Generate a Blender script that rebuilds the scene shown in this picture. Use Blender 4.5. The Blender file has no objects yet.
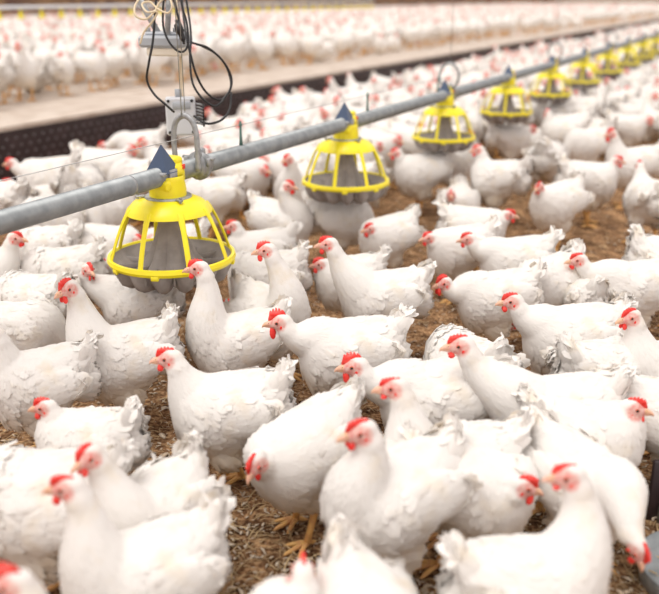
import bpy, math, random
import numpy as np
from mathutils import Vector, Matrix

# ------------------------------------------------------------------ camera, world, exposure
SC = bpy.context.scene
COL = SC.collection
W, H, F = 659, 594, 850.0
PITCH = math.radians(19.5)
CAM_Z = 1.10
cam_data = bpy.data.cameras.new('camera')
cam = bpy.data.objects.new('camera', cam_data)
COL.objects.link(cam)
cam.location = (0, 0, CAM_Z)
cam.rotation_euler = (math.pi / 2 - PITCH, 0, 0)
cam_data.sensor_width = 36.0
cam_data.lens = 36.0 * F / W
cam_data.clip_start = 0.05
cam_data.clip_end = 300
cam_data.dof.use_dof = True
cam_data.dof.focus_distance = 2.22
cam_data.dof.aperture_fstop = 2.1
SC.camera = cam

world = bpy.data.worlds.new('hall_light')
SC.world = world
world.use_nodes = True
_bg = world.node_tree.nodes['Background']
_bg.inputs['Color'].default_value = (1.0, 0.93, 0.90, 1)
_bg.inputs['Strength'].default_value = 1.0

def area_light(name, loc, target, size, size_y, power, color):
    d = bpy.data.lights.new(name, 'AREA')
    d.shape = 'RECTANGLE'; d.size = size; d.size_y = size_y
    d.energy = power; d.color = color
    o = bpy.data.objects.new(name, d)
    COL.objects.link(o)
    o.location = loc
    v = Vector(target) - Vector(loc)
    o.rotation_euler = v.to_track_quat('-Z', 'Y').to_euler()
    return o

_sd = bpy.data.lights.new('daylight', 'SUN')
_sd.energy = 1.7; _sd.angle = math.radians(40); _sd.color = (1.0, 0.96, 0.90)
_so = bpy.data.objects.new('daylight', _sd)
COL.objects.link(_so)
_so.rotation_euler = Vector((0.30, 0.25, -1)).to_track_quat('-Z', 'Y').to_euler()

SC.view_settings.view_transform = 'Standard'
SC.view_settings.look = 'None'
SC.view_settings.gamma = 1.0
SC.view_settings.use_curve_mapping = False
SC.view_settings.exposure = 0.18

# ------------------------------------------------------------------ geometry of the view (used to measure the place)
CP, SP = math.cos(PITCH), math.sin(PITCH)
def ray(px, py):
    x = (px - W / 2) / F; y = (H / 2 - py) / F
    return Vector((x, CP + y * SP, y * CP - SP))
CAMP = Vector((0, 0, CAM_Z))
def at_z(px, py, z):
    r = ray(px, py)
    t = (z - CAM_Z) / r.z
    return CAMP + r * t
def at_t(px, py, t):
    return CAMP + ray(px, py) * t
def project(p):
    d = p - CAMP
    zc = d.y * CP - d.z * SP
    yc = d.y * SP + d.z * CP
    return (W / 2 + F * d.x / zc, H / 2 - F * yc / zc, zc)
PD = Vector((0.457, 0.890, 0)).normalized()      # direction of pipe, platform and rows
PN = Vector((PD.y, -PD.x, 0))                    # to the right of that direction
PANG = math.atan2(PD.y, PD.x)
PIPE_P = Vector((-0.463, 2.397, 0.62))

# ------------------------------------------------------------------ materials
def new_mat(name, color, rough=0.6, metal=0.0, noise=None, bump=None, spec=0.5, sss=0.0):
    m = bpy.data.materials.new(name)
    m.use_nodes = True
    nt = m.node_tree; b = nt.nodes['Principled BSDF']
    b.inputs['Base Color'].default_value = (*color, 1)
    b.inputs['Roughness'].default_value = rough
    b.inputs['Metallic'].default_value = metal
    b.inputs['Specular IOR Level'].default_value = spec
    if sss:
        b.inputs['Subsurface Weight'].default_value = sss
        b.inputs['Subsurface Radius'].default_value = (0.01, 0.004, 0.003)
    if noise or bump:
        tc = nt.nodes.new('ShaderNodeTexCoord')
    if noise:
        c2, scale, lo, hi = noise
        n = nt.nodes.new('ShaderNodeTexNoise'); n.inputs['Scale'].default_value = scale
        n.inputs['Detail'].default_value = 5
        r = nt.nodes.new('ShaderNodeMapRange')
        r.inputs['From Min'].default_value = lo; r.inputs['From Max'].default_value = hi
        mx = nt.nodes.new('ShaderNodeMix'); mx.data_type = 'RGBA'
        mx.inputs[6].default_value = (*color, 1); mx.inputs[7].default_value = (*c2, 1)
        nt.links.new(tc.outputs['Object'], n.inputs['Vector'])
        nt.links.new(n.outputs['Fac'], r.inputs['Value'])
        nt.links.new(r.outputs['Result'], mx.inputs[0])
        nt.links.new(mx.outputs[2], b.inputs['Base Color'])
    if bump:
        scale, strength, dist = bump
        n = nt.nodes.new('ShaderNodeTexNoise'); n.inputs['Scale'].default_value = scale
        n.inputs['Detail'].default_value = 4
        bp = nt.nodes.new('ShaderNodeBump'); bp.inputs['Strength'].default_value = strength
        bp.inputs['Distance'].default_value = dist
        nt.links.new(tc.outputs['Object'], n.inputs['Vector'])
        nt.links.new(n.outputs['Fac'], bp.inputs['Height'])
        nt.links.new(bp.outputs['Normal'], b.inputs['Normal'])
    return m

M = {}
def plumage():
    m = new_mat('white_plumage', (0.90, 0.87, 0.825), 0.9, spec=0.12)
    nt = m.node_tree; b = nt.nodes['Principled BSDF']
    tc = nt.nodes.new('ShaderNodeTexCoord')
    n = nt.nodes.new('ShaderNodeTexNoise'); n.inputs['Scale'].default_value = 14; n.inputs['Detail'].default_value = 3
    r = nt.nodes.new('ShaderNodeMapRange'); r.inputs['From Min'].default_value = 0.52; r.inputs['From Max'].default_value = 0.78
    mx = nt.nodes.new('ShaderNodeMix'); mx.data_type = 'RGBA'
    mx.inputs[6].default_value = (0.90, 0.87, 0.835, 1); mx.inputs[7].default_value = (0.85, 0.765, 0.64, 1)
    nt.links.new(tc.outputs['Object'], n.inputs['Vector'])
    nt.links.new(n.outputs['Fac'], r.inputs['Value']); nt.links.new(r.outputs['Result'], mx.inputs[0])
    at = nt.nodes.new('ShaderNodeAttribute'); at.attribute_name = 'skin'
    sep = nt.nodes.new('ShaderNodeSeparateColor')
    nt.links.new(at.outputs['Color'], sep.inputs['Color'])
    # red: bare facial skin, green: soiled belly feathers
    n2 = nt.nodes.new('ShaderNodeTexNoise'); n2.inputs['Scale'].default_value = 120
    sk = nt.nodes.new('ShaderNodeMix'); sk.data_type = 'RGBA'
    sk.inputs[6].default_value = (0.86, 0.56, 0.50, 1); sk.inputs[7].default_value = (0.80, 0.30, 0.27, 1)
    r2 = nt.nodes.new('ShaderNodeMapRange'); r2.inputs['From Min'].default_value = 0.42; r2.inputs['From Max'].default_value = 0.68
    nt.links.new(tc.outputs['Object'], n2.inputs['Vector']); nt.links.new(n2.outputs['Fac'], r2.inputs['Value'])
    nt.links.new(r2.outputs['Result'], sk.inputs[0])
    dirt = nt.nodes.new('ShaderNodeMix'); dirt.data_type = 'RGBA'
    nt.links.new(sep.outputs['Green'], dirt.inputs[0])
    nt.links.new(mx.outputs[2], dirt.inputs[6]); dirt.inputs[7].default_value = (0.74, 0.61, 0.42, 1)
    fin = nt.nodes.new('ShaderNodeMix'); fin.data_type = 'RGBA'
    nt.links.new(sep.outputs['Red'], fin.inputs[0])
    nt.links.new(dirt.outputs[2], fin.inputs[6]); nt.links.new(sk.outputs[2], fin.inputs[7])
    nt.links.new(fin.outputs[2], b.inputs['Base Color'])
    n3 = nt.nodes.new('ShaderNodeTexNoise'); n3.inputs['Scale'].default_value = 160; n3.inputs['Detail'].default_value = 3
    bp = nt.nodes.new('ShaderNodeBump'); bp.inputs['Strength'].default_value = 0.35; bp.inputs['Distance'].default_value = 0.002
    nt.links.new(tc.outputs['Object'], n3.inputs['Vector']); nt.links.new(n3.outputs['Fac'], bp.inputs['Height'])
    nt.links.new(bp.outputs['Normal'], b.inputs['Normal'])
    # feathers let some light through
    tr = nt.nodes.new('ShaderNodeBsdfTranslucent'); nt.links.new(fin.outputs[2], tr.inputs['Color'])
    ms = nt.nodes.new('ShaderNodeMixShader'); ms.inputs[0].default_value = 0.18
    out = nt.nodes['Material Output']
    nt.links.new(b.outputs[0], ms.inputs[1]); nt.links.new(tr.outputs[0], ms.inputs[2])
    nt.links.new(ms.outputs[0], out.inputs['Surface'])
    return m
M['feather'] = plumage()
M['shank'] = new_mat('yellow_shank_skin', (0.78, 0.47, 0.16), 0.55, noise=((0.62, 0.30, 0.13), 60, 0.4, 0.7), bump=(220, 0.5, 0.001))
M['comb'] = new_mat('red_comb_skin', (0.80, 0.028, 0.022), 0.42, noise=((0.90, 0.09, 0.07), 70, 0.4, 0.7), bump=(400, 0.4, 0.0006), sss=0.0)
M['beak'] = new_mat('horn_beak', (0.84, 0.48, 0.36), 0.4, noise=((0.78, 0.46, 0.26), 90, 0.4, 0.7))
M['iris'] = new_mat('amber_iris', (0.34, 0.10, 0.03), 0.15)
M['pupil'] = new_mat('black_pupil', (0.012, 0.010, 0.010), 0.08)
M['litter'] = None
M['galv'] = new_mat('galvanised_pipe', (0.24, 0.26, 0.27), 0.42, 0.45, noise=((0.34, 0.36, 0.37), 30, 0.35, 0.7), bump=(60, 0.12, 0.002))
M['cast'] = new_mat('cast_zinc', (0.42, 0.43, 0.44), 0.5, 0.5, noise=((0.26, 0.27, 0.28), 60, 0.4, 0.7))
M['yellow'] = new_mat('yellow_plastic', (0.93, 0.80, 0.02), 0.32, noise=((0.90, 0.72, 0.03), 25, 0.45, 0.8))
M['pan'] = new_mat('grey_brown_plastic', (0.27, 0.24, 0.225), 0.55, noise=((0.35, 0.31, 0.29), 30, 0.4, 0.7))
M['cap'] = new_mat('blue_grey_steel', (0.075, 0.105, 0.17), 0.35, 0.6)
M['red_plastic'] = new_mat('red_plastic', (0.8, 0.05, 0.03), 0.4)
M['wire'] = new_mat('steel_wire', (0.38, 0.38, 0.38), 0.4, 0.8)
M['black'] = new_mat('black_rubber', (0.012, 0.012, 0.014), 0.4)
M['rope'] = new_mat('cream_rope', (0.74, 0.62, 0.44), 0.8)
M['white_plastic'] = new_mat('white_plastic', (0.66, 0.68, 0.72), 0.4)
M['grey_plastic'] = new_mat('grey_plastic', (0.42, 0.45, 0.49), 0.45)
M['cream_plastic'] = new_mat('cream_plastic', (0.85, 0.78, 0.66), 0.4)
M['panel'] = new_mat('dark_panel', (0.030, 0.018, 0.022), 0.45, noise=((0.055, 0.035, 0.04), 12, 0.4, 0.7))
M['slat'] = new_mat('dusty_slats', (0.60, 0.52, 0.45), 0.85, noise=((0.45, 0.36, 0.29), 6, 0.4, 0.7))
M['green'] = new_mat('green_insulator', (0.10, 0.20, 0.17), 0.5)
M['wallm'] = new_mat('dark_wall', (0.13, 0.07, 0.05), 0.8, noise=((0.30, 0.18, 0.09), 2, 0.4, 0.6))
M['straw'] = new_mat('straw_bits', (0.72, 0.55, 0.32), 0.8, noise=((0.40, 0.26, 0.13), 3.0, 0.35, 0.65))
M['shaving'] = new_mat('down_and_shavings', (0.74, 0.66, 0.55), 0.85, noise=((0.52, 0.40, 0.28), 3.0, 0.35, 0.65))

def litter_mat():
    m = new_mat('litter_floor', (0.25, 0.16, 0.09), 0.95, spec=0.1)
    nt = m.node_tree; b = nt.nodes['Principled BSDF']
    tc = nt.nodes.new('ShaderNodeTexCoord')
    n1 = nt.nodes.new('ShaderNodeTexNoise'); n1.inputs['Scale'].default_value = 5; n1.inputs['Detail'].default_value = 6
    n2 = nt.nodes.new('ShaderNodeTexNoise'); n2.inputs['Scale'].default_value = 90; n2.inputs['Detail'].default_value = 6
    n3 = nt.nodes.new('ShaderNodeTexVoronoi'); n3.inputs['Scale'].default_value = 110
    for n in (n1, n2, n3): nt.links.new(tc.outputs['Object'], n.inputs['Vector'])
    cr = nt.nodes.new('ShaderNodeValToRGB')
    e = cr.color_ramp.elements
    e[0].position = 0.36; e[0].color = (0.10, 0.055, 0.030, 1)
    e[1].position = 0.66; e[1].color = (0.44, 0.31, 0.18, 1)
    k = e.new(0.5); k.color = (0.24, 0.145, 0.080, 1)
    nt.links.new(n2.outputs['Fac'], cr.inputs['Fac'])
    mx = nt.nodes.new('ShaderNodeMix'); mx.data_type = 'RGBA'; mx.blend_type = 'MULTIPLY'
    cr2 = nt.nodes.new('ShaderNodeValToRGB')
    n1.inputs['Scale'].default_value = 16; cr2.color_ramp.elements[0].position = 0.38; cr2.color_ramp.elements[0].color = (0.50, 0.42, 0.38, 1)
    cr2.color_ramp.elements[1].position = 0.65; cr2.color_ramp.elements[1].color = (1.55, 1.45, 1.35, 1)
    nt.links.new(n1.outputs['Fac'], cr2.inputs['Fac'])
    mx.inputs[0].default_value = 1
    nt.links.new(cr.outputs['Color'], mx.inputs[6]); nt.links.new(cr2.outputs['Color'], mx.inputs[7])
    nt.links.new(mx.outputs[2], b.inputs['Base Color'])
    bp = nt.nodes.new('ShaderNodeBump'); bp.inputs['Strength'].default_value = 0.8; bp.inputs['Distance'].default_value = 0.008
    nt.links.new(n2.outputs['Fac'], bp.inputs['Height']); nt.links.new(bp.outputs['Normal'], b.inputs['Normal'])
    return m
M['litter'] = litter_mat()

# ------------------------------------------------------------------ mesh helpers
class MB:
    """collects vertices and faces with a material slot per face"""
    def __init__(s): s.v = []; s.f = []; s.m = []; s.mats = []
    def slot(s, mat):
        if mat not in s.mats: s.mats.append(mat)
        return s.mats.index(mat)
    def add(s, verts, faces, mat):
        o = len(s.v); k = s.slot(mat)
        s.v += [tuple(p) for p in verts]
        s.f += [tuple(i + o for i in f) for f in faces]
        s.m += [k] * len(faces)
    def tube(s, pts, radii, mat, n=10, cap=True, flat=None, up=None):
        pts = [Vector(p) for p in pts]
        if not isinstance(radii, (list, tuple)): radii = [radii] * len(pts)
        vs = []; fs = []
        t0 = (pts[1] - pts[0]).normalized()
        u = Vector(up) if up else (Vector((0, 0, 1)) if abs(t0.z) < 0.9 else Vector((1, 0, 0)))
        u = (u - t0 * u.dot(t0)).normalized()
        for i, p in enumerate(pts):
            a = pts[max(i - 1, 0)]; c = pts[min(i + 1, len(pts) - 1)]
            t = (c - a).normalized()
            u = (u - t * u.dot(t))
            u = u.normalized() if u.length > 1e-6 else t.orthogonal().normalized()
            w = t.cross(u)
            ru = radii[i]; rw = ru * (flat if flat else 1)
            for k in range(n):
                an = 2 * math.pi * k / n
                vs.append(p + u * (math.cos(an) * ru) + w * (math.sin(an) * rw))
        for i in range(len(pts) - 1):
            for k in range(n):
                k2 = (k + 1) % n
                fs.append((i * n + k, i * n + k2, (i + 1) * n + k2, (i + 1) * n + k))
        if cap:
            fs.append(tuple(range(n))[::-1]); fs.append(tuple((len(pts) - 1) * n + k for k in range(n)))
        s.add(vs, fs, mat)
    def lathe(s, prof, mat, n=32, mod=None, origin=(0, 0, 0), closed=False, zmod=None):
        vs = []; fs = []; ox, oy, oz = origin
        for j, (r, z) in enumerate(prof):
            for k in range(n):
                a = 2 * math.pi * k / n
                rr = r * (mod(a, j) if mod else 1)
                vs.append((ox + rr * math.cos(a), oy + rr * math.sin(a), oz + z + (zmod(a, j) if zmod else 0)))
        J = len(prof)
        for j in range(J if closed else J - 1):
            j2 = (j + 1) % J
            for k in range(n):
                k2 = (k + 1) % n
                fs.append((j * n + k, j * n + k2, j2 * n + k2, j2 * n + k))
        s.add(vs, fs, mat)
    def box(s, c, size, mat, rot=None, bev=0.0):
        x, y, z = [q / 2 for q in size]
        c = Vector(c)
        if bev <= 0:
            vs = [Vector((a * x, b * y, d * z)) for a in (-1, 1) for b in (-1, 1) for d in (-1, 1)]
            fs = [(0, 1, 3, 2), (4, 6, 7, 5), (0, 4, 5, 1), (2, 3, 7, 6), (0, 2, 6, 4), (1, 5, 7, 3)]
        else:
            b_ = min(bev, x * .9, y * .9, z * .9)
            def ring(zz, ins):
                X, Y = x - ins, y - ins
                return [Vector(q + (zz,)) for q in ((-X + b_, -Y), (X - b_, -Y), (X, -Y + b_), (X, Y - b_), (X - b_, Y), (-X + b_, Y), (-X, Y - b_), (-X, -Y + b_))]
            rs = [ring(-z, b_ * .7), ring(-z + b_, 0), ring(z - b_, 0), ring(z, b_ * .7)]
            vs = [p for r in rs for p in r]; fs = []
            for j in range(3):
                for k in range(8):
                    k2 = (k + 1) % 8
                    fs.append((j * 8 + k, j * 8 + k2, j * 8 + 8 + k2, j * 8 + 8 + k))
            fs.append(tuple(range(8))[::-1]); fs.append(tuple(range(24, 32)))
        if rot: vs = [rot @ p for p in vs]
        s.add([p + c for p in vs], fs, mat)
    def ellipsoid(s, c, r, mat, rot=None, nu=14, nv=9):
        vs = []; fs = []
        c = Vector(c)
        for j in range(nv + 1):
            ph = math.pi * j / nv
            for k in range(nu):
                a = 2 * math.pi * k / nu
                p = Vector((r[0] * math.sin(ph) * math.cos(a), r[1] * math.sin(ph) * math.sin(a), r[2] * math.cos(ph)))
                if rot: p = rot @ p
                vs.append(c + p)
        for j in range(nv):
            for k in range(nu):
                k2 = (k + 1) % nu
                fs.append((j * nu + k, (j + 1) * nu + k, (j + 1) * nu + k2, j * nu + k2))
        s.add(vs, fs, mat)
    def sheet(s, outline, axis_x, axis_y, axis_n, origin, thick, mat, inset=0.88):
        """a thin solid blade from a 2-D outline, edges thinner than its middle"""
        cx = sum(p[0] for p in outline) / len(outline); cy = sum(p[1] for p in outline) / len(outline)
        n = len(outline); O = Vector(origin)
        def P(p, q, h): return O + axis_x * p + axis_y * q + axis_n * h
        vs = [P(p, q, 0) for p, q in outline]
        vs += [P(cx + (p - cx) * inset, cy + (q - cy) * inset, thick / 2) for p, q in outline]
        vs += [P(cx + (p - cx) * inset, cy + (q - cy) * inset, -thick / 2) for p, q in outline]
        fs = []
        for k in range(n):
            k2 = (k + 1) % n
            fs.append((k, k2, n + k2, n + k)); fs.append((k2, k, 2 * n + k, 2 * n + k2))
        fs.append(tuple(range(n, 2 * n))); fs.append(tuple(range(2 * n, 3 * n))[::-1])
        s.add(vs, fs, mat)
    def mesh(s, name, smooth=True):
        me = bpy.data.meshes.new(name)
        me.from_pydata(s.v, [], s.f)
        for mt in s.mats: me.materials.append(mt)
        me.polygons.foreach_set('material_index', s.m)
        me.polygons.foreach_set('use_smooth', [smooth] * len(s.f))
        me.update()
        return me
    def build(s, name, parent=None, smooth=True, auto=None):
        me = s.mesh(name, smooth)
        if auto:
            try: me.set_sharp_from_angle(angle=math.radians(auto))
            except Exception: pass
        return link(name, me, parent)

def link(name, me, parent=None):
    o = bpy.data.objects.new(name, me)
    COL.objects.link(o)
    if parent: o.parent = parent
    return o
def empty(name, loc, rz=0):
    o = bpy.data.objects.new(name, None); COL.objects.link(o)
    o.location = loc; o.rotation_euler = (0, 0, rz)
    return o
def tag(o, label, cat, group=None, kind=None):
    if label: o['label'] = label
    if cat: o['category'] = cat
    if group: o['group'] = group
    if kind: o['kind'] = kind
    return o
def bez(p0, p1, p2, p3, n):
    out = []
    for i in range(n + 1):
        t = i / n; a = 1 - t
        out.append(p0 * a**3 + p1 * 3 * a * a * t + p2 * 3 * a * t * t + p3 * t**3)
    return out
def rspline(pts, n=8):
    """smooth curve through points (Catmull-Rom)"""
    P = [Vector(p) for p in pts]; P = [P[0] * 2 - P[1]] + P + [P[-1] * 2 - P[-2]]
    out = []
    for i in range(1, len(P) - 2):
        for k in range(n):
            t = k / n
            a, b, c, d = P[i - 1], P[i], P[i + 1], P[i + 2]
            out.append(0.5 * ((2 * b) + (c - a) * t + (2 * a - 5 * b + 4 * c - d) * t * t + (3 * b - a - 3 * c + d) * t**3))
    out.append(P[-2])
    return out

# ------------------------------------------------------------------ the chicken
def sstep(x, a, b):
    t = np.clip((x - a) / (b - a), 0, 1)
    return t * t * (3 - 2 * t)

def remesh(mb, voxel, smooth_iter, fac=0.5):
    me = mb.mesh('tmp'); o = link('tmp', me)
    r = o.modifiers.new('r', 'REMESH'); r.mode = 'VOXEL'; r.voxel_size = voxel; r.adaptivity = 0
    s = o.modifiers.new('s', 'SMOOTH'); s.factor = fac; s.iterations = smooth_iter
    dg = bpy.context.evaluated_depsgraph_get()
    ev = o.evaluated_get(dg); m2 = bpy.data.meshes.new_from_object(ev)
    bpy.data.objects.remove(o); bpy.data.meshes.remove(me)
    n = len(m2.vertices); co = np.empty(n * 3, 'f'); m2.vertices.foreach_get('co', co)
    nf = len(m2.polygons)
    tot = np.empty(nf, 'i'); m2.polygons.foreach_get('loop_total', tot)
    li = np.empty(len(m2.loops), 'i'); m2.loops.foreach_get('vertex_index', li)
    nrm = np.empty(n * 3, 'f'); m2.vertices.foreach_get('normal', nrm)
    bpy.data.meshes.remove(m2)
    assert (tot == 4).all()
    return co.reshape(-1, 3), nrm.reshape(-1, 3), li.reshape(-1, 4)

def chicken_mesh(seed, head, hyaw, hpitch=-0.12, sit=False, pitch=0.0, voxel=0.0055, nfeather=2200,
                 fluff=1.0, tail_up=0.9, stride=0.02, combsize=1.0, legs=True):
    """head: skull centre in the bird's own frame (x forward, z up, scale 1).
    returns meshes for body, comb, wattle, beak, eyes in that frame"""
    rs = np.random.RandomState(seed); rnd = random.Random(seed)
    dz = -0.085 if sit else 0.0
    lift_ = 0.0 if sit else 0.018
    cp, sp = math.cos(pitch), math.sin(pitch)
    def T(x, y, z):                 # torso frame -> bird frame, pitched about the hip
        xx = x * .93 - .003; zz = (z - 0.20) * 1.05 + .003 + lift_
        return Vector((xx * cp - zz * sp, y, xx * sp + zz * cp + 0.20 + dz))
    b = MB(); mat = M['feather']
    st = [(-.165, .272, .012, .010), (-.150, .262, .036, .030), (-.120, .243, .066, .064), (-.075, .220, .088, .088),
          (-.02, .202, .100, .100), (.035, .197, .100, .101), (.078, .198, .092, .100), (.110, .208, .072, .086), (.135, .222, .042, .056), (.147, .232, .01, .01)]
    n = 20; vs = []; fs = []
    for x, zc, ry, rz in st:
        for k in range(n):
            a = 2 * math.pi * k / n
            vs.append(T(x, math.cos(a) * ry, zc + math.sin(a) * rz * (1.0 if math.sin(a) > 0 else 1.06)))
    for i in range(len(st) - 1):
        for k in range(n):
            k2 = (k + 1) % n
            fs.append((i * n + k, i * n + k2, (i + 1) * n + k2, (i + 1) * n + k))
    fs.append(tuple(range(n))[::-1]); fs.append(tuple((len(st) - 1) * n + k for k in range(n)))
    b.add(vs, fs, mat)
    # neck
    Hd = Vector(head)
    hf = Vector((math.cos(hyaw) * math.cos(hpitch), math.sin(hyaw) * math.cos(hpitch), math.sin(hpitch)))
    hs = Vector((-math.sin(hyaw), math.cos(hyaw), 0))
    hu = hf.cross(hs).normalized()
    if hu.z < 0: hu = -hu
    B0 = T(.055, 0, .215); 
    L = (Hd - B0).length
    Hb = Hd - hf * 0.010 - hu * 0.012
    up = (T(.5, 0, .20 + .6) - T(0, 0, .20)).normalized()
    down_tan = (Vector((0, 0, -1)) * 0.8 - hf * 0.35 - hu * 0.25)
    if Hd.z < B0.z + 0.02: down_tan = (B0 - Hd).normalized() * 0.8 + Vector((0, 0, .5)) - hf * .2
    down_tan.normalize()
    neck = bez(B0, B0 + up * L * 0.42, Hb + down_tan * L * 0.38, Hb, 16)
    N = len(neck) - 1
    rad = [0.0275 + 0.064 * (1 - min(1, i / N * 1.12))**1.25 + 0.004 * math.sin(i / N * math.pi) for i in range(N + 1)]
    rad[-1] = 0.0245
    b.tube(neck, rad, mat, n=16)
    # head
    R = Matrix((hf, hs, hu)).transposed()
    b.ellipsoid(Hd - hf * .004, (.0285, .0205, .0230), mat, R, 16, 10)
    b.ellipsoid(Hd + hf * .014 - hu * .003, (.0215, .0150, .0165), mat, R, 16, 10)
    # folded wings
    droop = rnd.uniform(-.006, .012)
    for s in (-1, 1):
        rot = Matrix.Rotation(-s * 0.16, 3, 'Z') @ Matrix.Rotation(0.22 - pitch, 3, 'Y') @ Matrix.Rotation(s * .18, 3, 'X')
        b.ellipsoid(T(-.018, s * .078, .222 - droop), (.108, .026, .055), mat, rot, 16, 10)
        b.ellipsoid(T(.052, s * .070, .212 - droop), (.05, .026, .045), mat, rot, 14, 8)
        if not sit:
            b.ellipsoid(Vector((.0, s * .048, .148)), (.050, .036, .055), mat, None, 14, 9)
            b.tube([(0.0, s * .048, .132), (-.006, s * .048, .108), (-.008, s * .048, .100)], [.026, .017, .011], mat, n=10)
    # rump fluff and tail cone
    b.ellipsoid(T(-.118, 0, .205), (.052, .060, .062), mat, None, 16, 10)
    tdir = Vector((-math.cos(tail_up), 0, math.sin(tail_up)))
    tb = T(-.125, 0, .262)
    b.tube([tb - tdir * .03, tb + tdir * .03, tb + tdir * .065], [.058, .046, .022], mat, n=14, flat=0.62, up=(0, 1, 0))
    co, nr, quads = remesh(b, voxel, 6)

    # ---- centre line used to lay the feathers head-to-tail
    cl = []; ct = []
    for i in range(N):
        cl.append(neck[N - i]); ct.append((neck[N - i - 1] - neck[N - i]).normalized())
    prev = None
    for x, zc, ry, rz in reversed(st):
        if x > .05: continue
        p = T(x, 0, zc); q = T(x - .05, 0, zc + .012)
        cl.append(p); ct.append((q - p).normalized())
    CL = np.array([tuple(p) for p in cl]); CT = np.array([tuple(p) for p in ct])
    isneck = np.arange(len(cl)) < N * 0.72
    head_np = np.array(Hd); hf_n = np.array(hf); hs_n = np.array(hs); hu_n = np.array(hu)

    def skinmask(P):
        d = P - head_np
        x = d @ hf_n; y = d @ hs_n; z = d @ hu_n
        e = ((x - .014) / .030)**2 + ((z + .001) / .0215)**2
        m = 1 - sstep(e, 0.6, 1.2)
        return np.where(np.abs(y) < .03, m, 0.0)
    dirtseed = rnd.uniform(0.25, 1.0)
    def dirtmask(P):
        low = 1 - sstep(P[:, 2] - dz, .12, .22)
        return np.clip(low * .55 * dirtseed, 0, 1)

    # ---- small feathers over the surface
    q = co[quads]
    ar = np.linalg.norm(np.cross(q[:, 2] - q[:, 0], q[:, 3] - q[:, 1]), axis=1)
    cen = q.mean(1)
    w = ar.copy()
    dh = np.linalg.norm(cen - head_np, axis=1)
    w[dh < .030] = 0
    w[(dh < .05)] *= 1.5
    w[cen[:, 2] < 0.085 + dz] *= .4
    w /= w.sum()
    V = [co]; Fq = [quads]; off = len(co)
    GN = []
    if nfeather:
        idx = rs.choice(len(quads), nfeather, p=w)
        uv = rs.rand(nfeather, 2)
        a, b2, c, d = (q[idx, i] for i in range(4))
        P = (a * (1 - uv[:, :1]) + b2 * uv[:, :1]) * (1 - uv[:, 1:]) + (d * (1 - uv[:, :1]) + c * uv[:, :1]) * uv[:, 1:]
        Nn = nr[quads[idx]].mean(1); Nn /= np.linalg.norm(Nn, axis=1)[:, None]
        dd = np.linalg.norm(P[:, None] - CL[None], axis=2); k = dd.argmin(1)
        flow = CT[k].copy()
        nk = isneck[k] & (dd.min(1) < .07)
        low = (~nk) & (P[:, 2] - dz < .17)
        flow[low] += np.array([-.1, 0, -.7])
        rump = (~nk) & (P[:, 0] < -.10)
        flow[rump] += np.array([-.2, 0, .15]) + rs.randn(rump.sum(), 3) * .14
        flow += rs.randn(*flow.shape) * np.where(nk, .07, .14)[:, None] * fluff
        tl = P[:, None, :] - np.array(tb)[None, None, :]
        tailp = (np.linalg.norm(P - np.array(tb + tdir * .03), axis=1) < .05)
        flow[tailp] = np.array(tdir) + rs.randn(tailp.sum(), 3) * .22
        flow /= np.linalg.norm(flow, axis=1)[:, None]
        flow -= Nn * (flow * Nn).sum(1)[:, None]
        blunt = np.linalg.norm(flow, axis=1) < .55      # surface faces along the lie of the feathers
        flow /= np.linalg.norm(flow, axis=1)[:, None] + 1e-9
        side = np.cross(Nn, flow)
        ln = np.where(nk, .020, .034) * rs.uniform(.75, 1.3, nfeather)
        ln = np.where(rump, ln * 1.2, ln)
        ln = np.where(dh[idx] < .05, .011, ln)
        ln = np.where(blunt, ln * (.25 if fluff < 1.2 else .5), ln)
        wd = ln * np.where(nk, .20, .33) * rs.uniform(.8, 1.2, nfeather)
        lift = np.where(nk, .035, .06) * rs.uniform(.2, 1.6, nfeather) * min(fluff, 1.2)
        lift = np.where(rump | tailp, lift * 1.5, lift)
        rows = []
        for t, ww, hh in ((0.0, .55, -.06), (.40, 1.0, 0.5), (.78, .80, .75), (1.0, .10, .8)):
            cc = P + flow * (ln * t)[:, None] + Nn * (ln * (lift * hh * 1.2 + (-.05 * t)) + 0.0008 * (t > 0))[:, None]
            for sgn in (-1, 0, 1):
                rows.append(cc + side * (wd * ww * sgn)[:, None] - Nn * (wd * .28 * abs(sgn))[:, None])
        FV = np.stack(rows, 1)          # n,12,3
        sn = Nn[:, None, :] + .30 * np.array([0, 0, 0])[None, None, :] + flow[:, None, :] * np.repeat(np.array([-.05, .05, .15, .3]), 3)[None, :, None] \
            + side[:, None, :] * np.tile(np.array([-.22, 0, .22]), 4)[None, :, None]
        GN.append(sn.reshape(-1, 3))
        base = np.array([[r * 3 + cidx, r * 3 + cidx + 3, r * 3 + cidx + 4, r * 3 + cidx + 1] for r in range(3) for cidx in range(2)])
        FQ = (base[None] + (np.arange(nfeather) * 12)[:, None, None] + off).reshape(-1, 4)
        V.append(FV.reshape(-1, 3)); Fq.append(FQ); off += nfeather * 12
    # ---- big wing and tail feathers
    big = []; bign = []
    def blade(root, dr, nm, length, width, bend):
        dr = dr.normalized(); nm = (nm - dr * nm.dot(dr)).normalized(); sd = nm.cross(dr)
        rws = []
        for t, ww in ((0, .45), (.3, .9), (.6, 1.0), (.85, .8), (1.0, .25)):
            c0 = root + dr * (length * t) - nm * (bend * t * t)
            for sgn in (-1, 0, 1):
                bign.append(tuple(nm + sd * sgn * .3))
                jag = rnd.uniform(-.12, .12) * width if t > .5 else 0
                rws.append(c0 + sd * (width * ww * sgn + jag) - nm * (width * .22 * abs(sgn)) + dr * jag * .6)
        big.append(rws)
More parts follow.
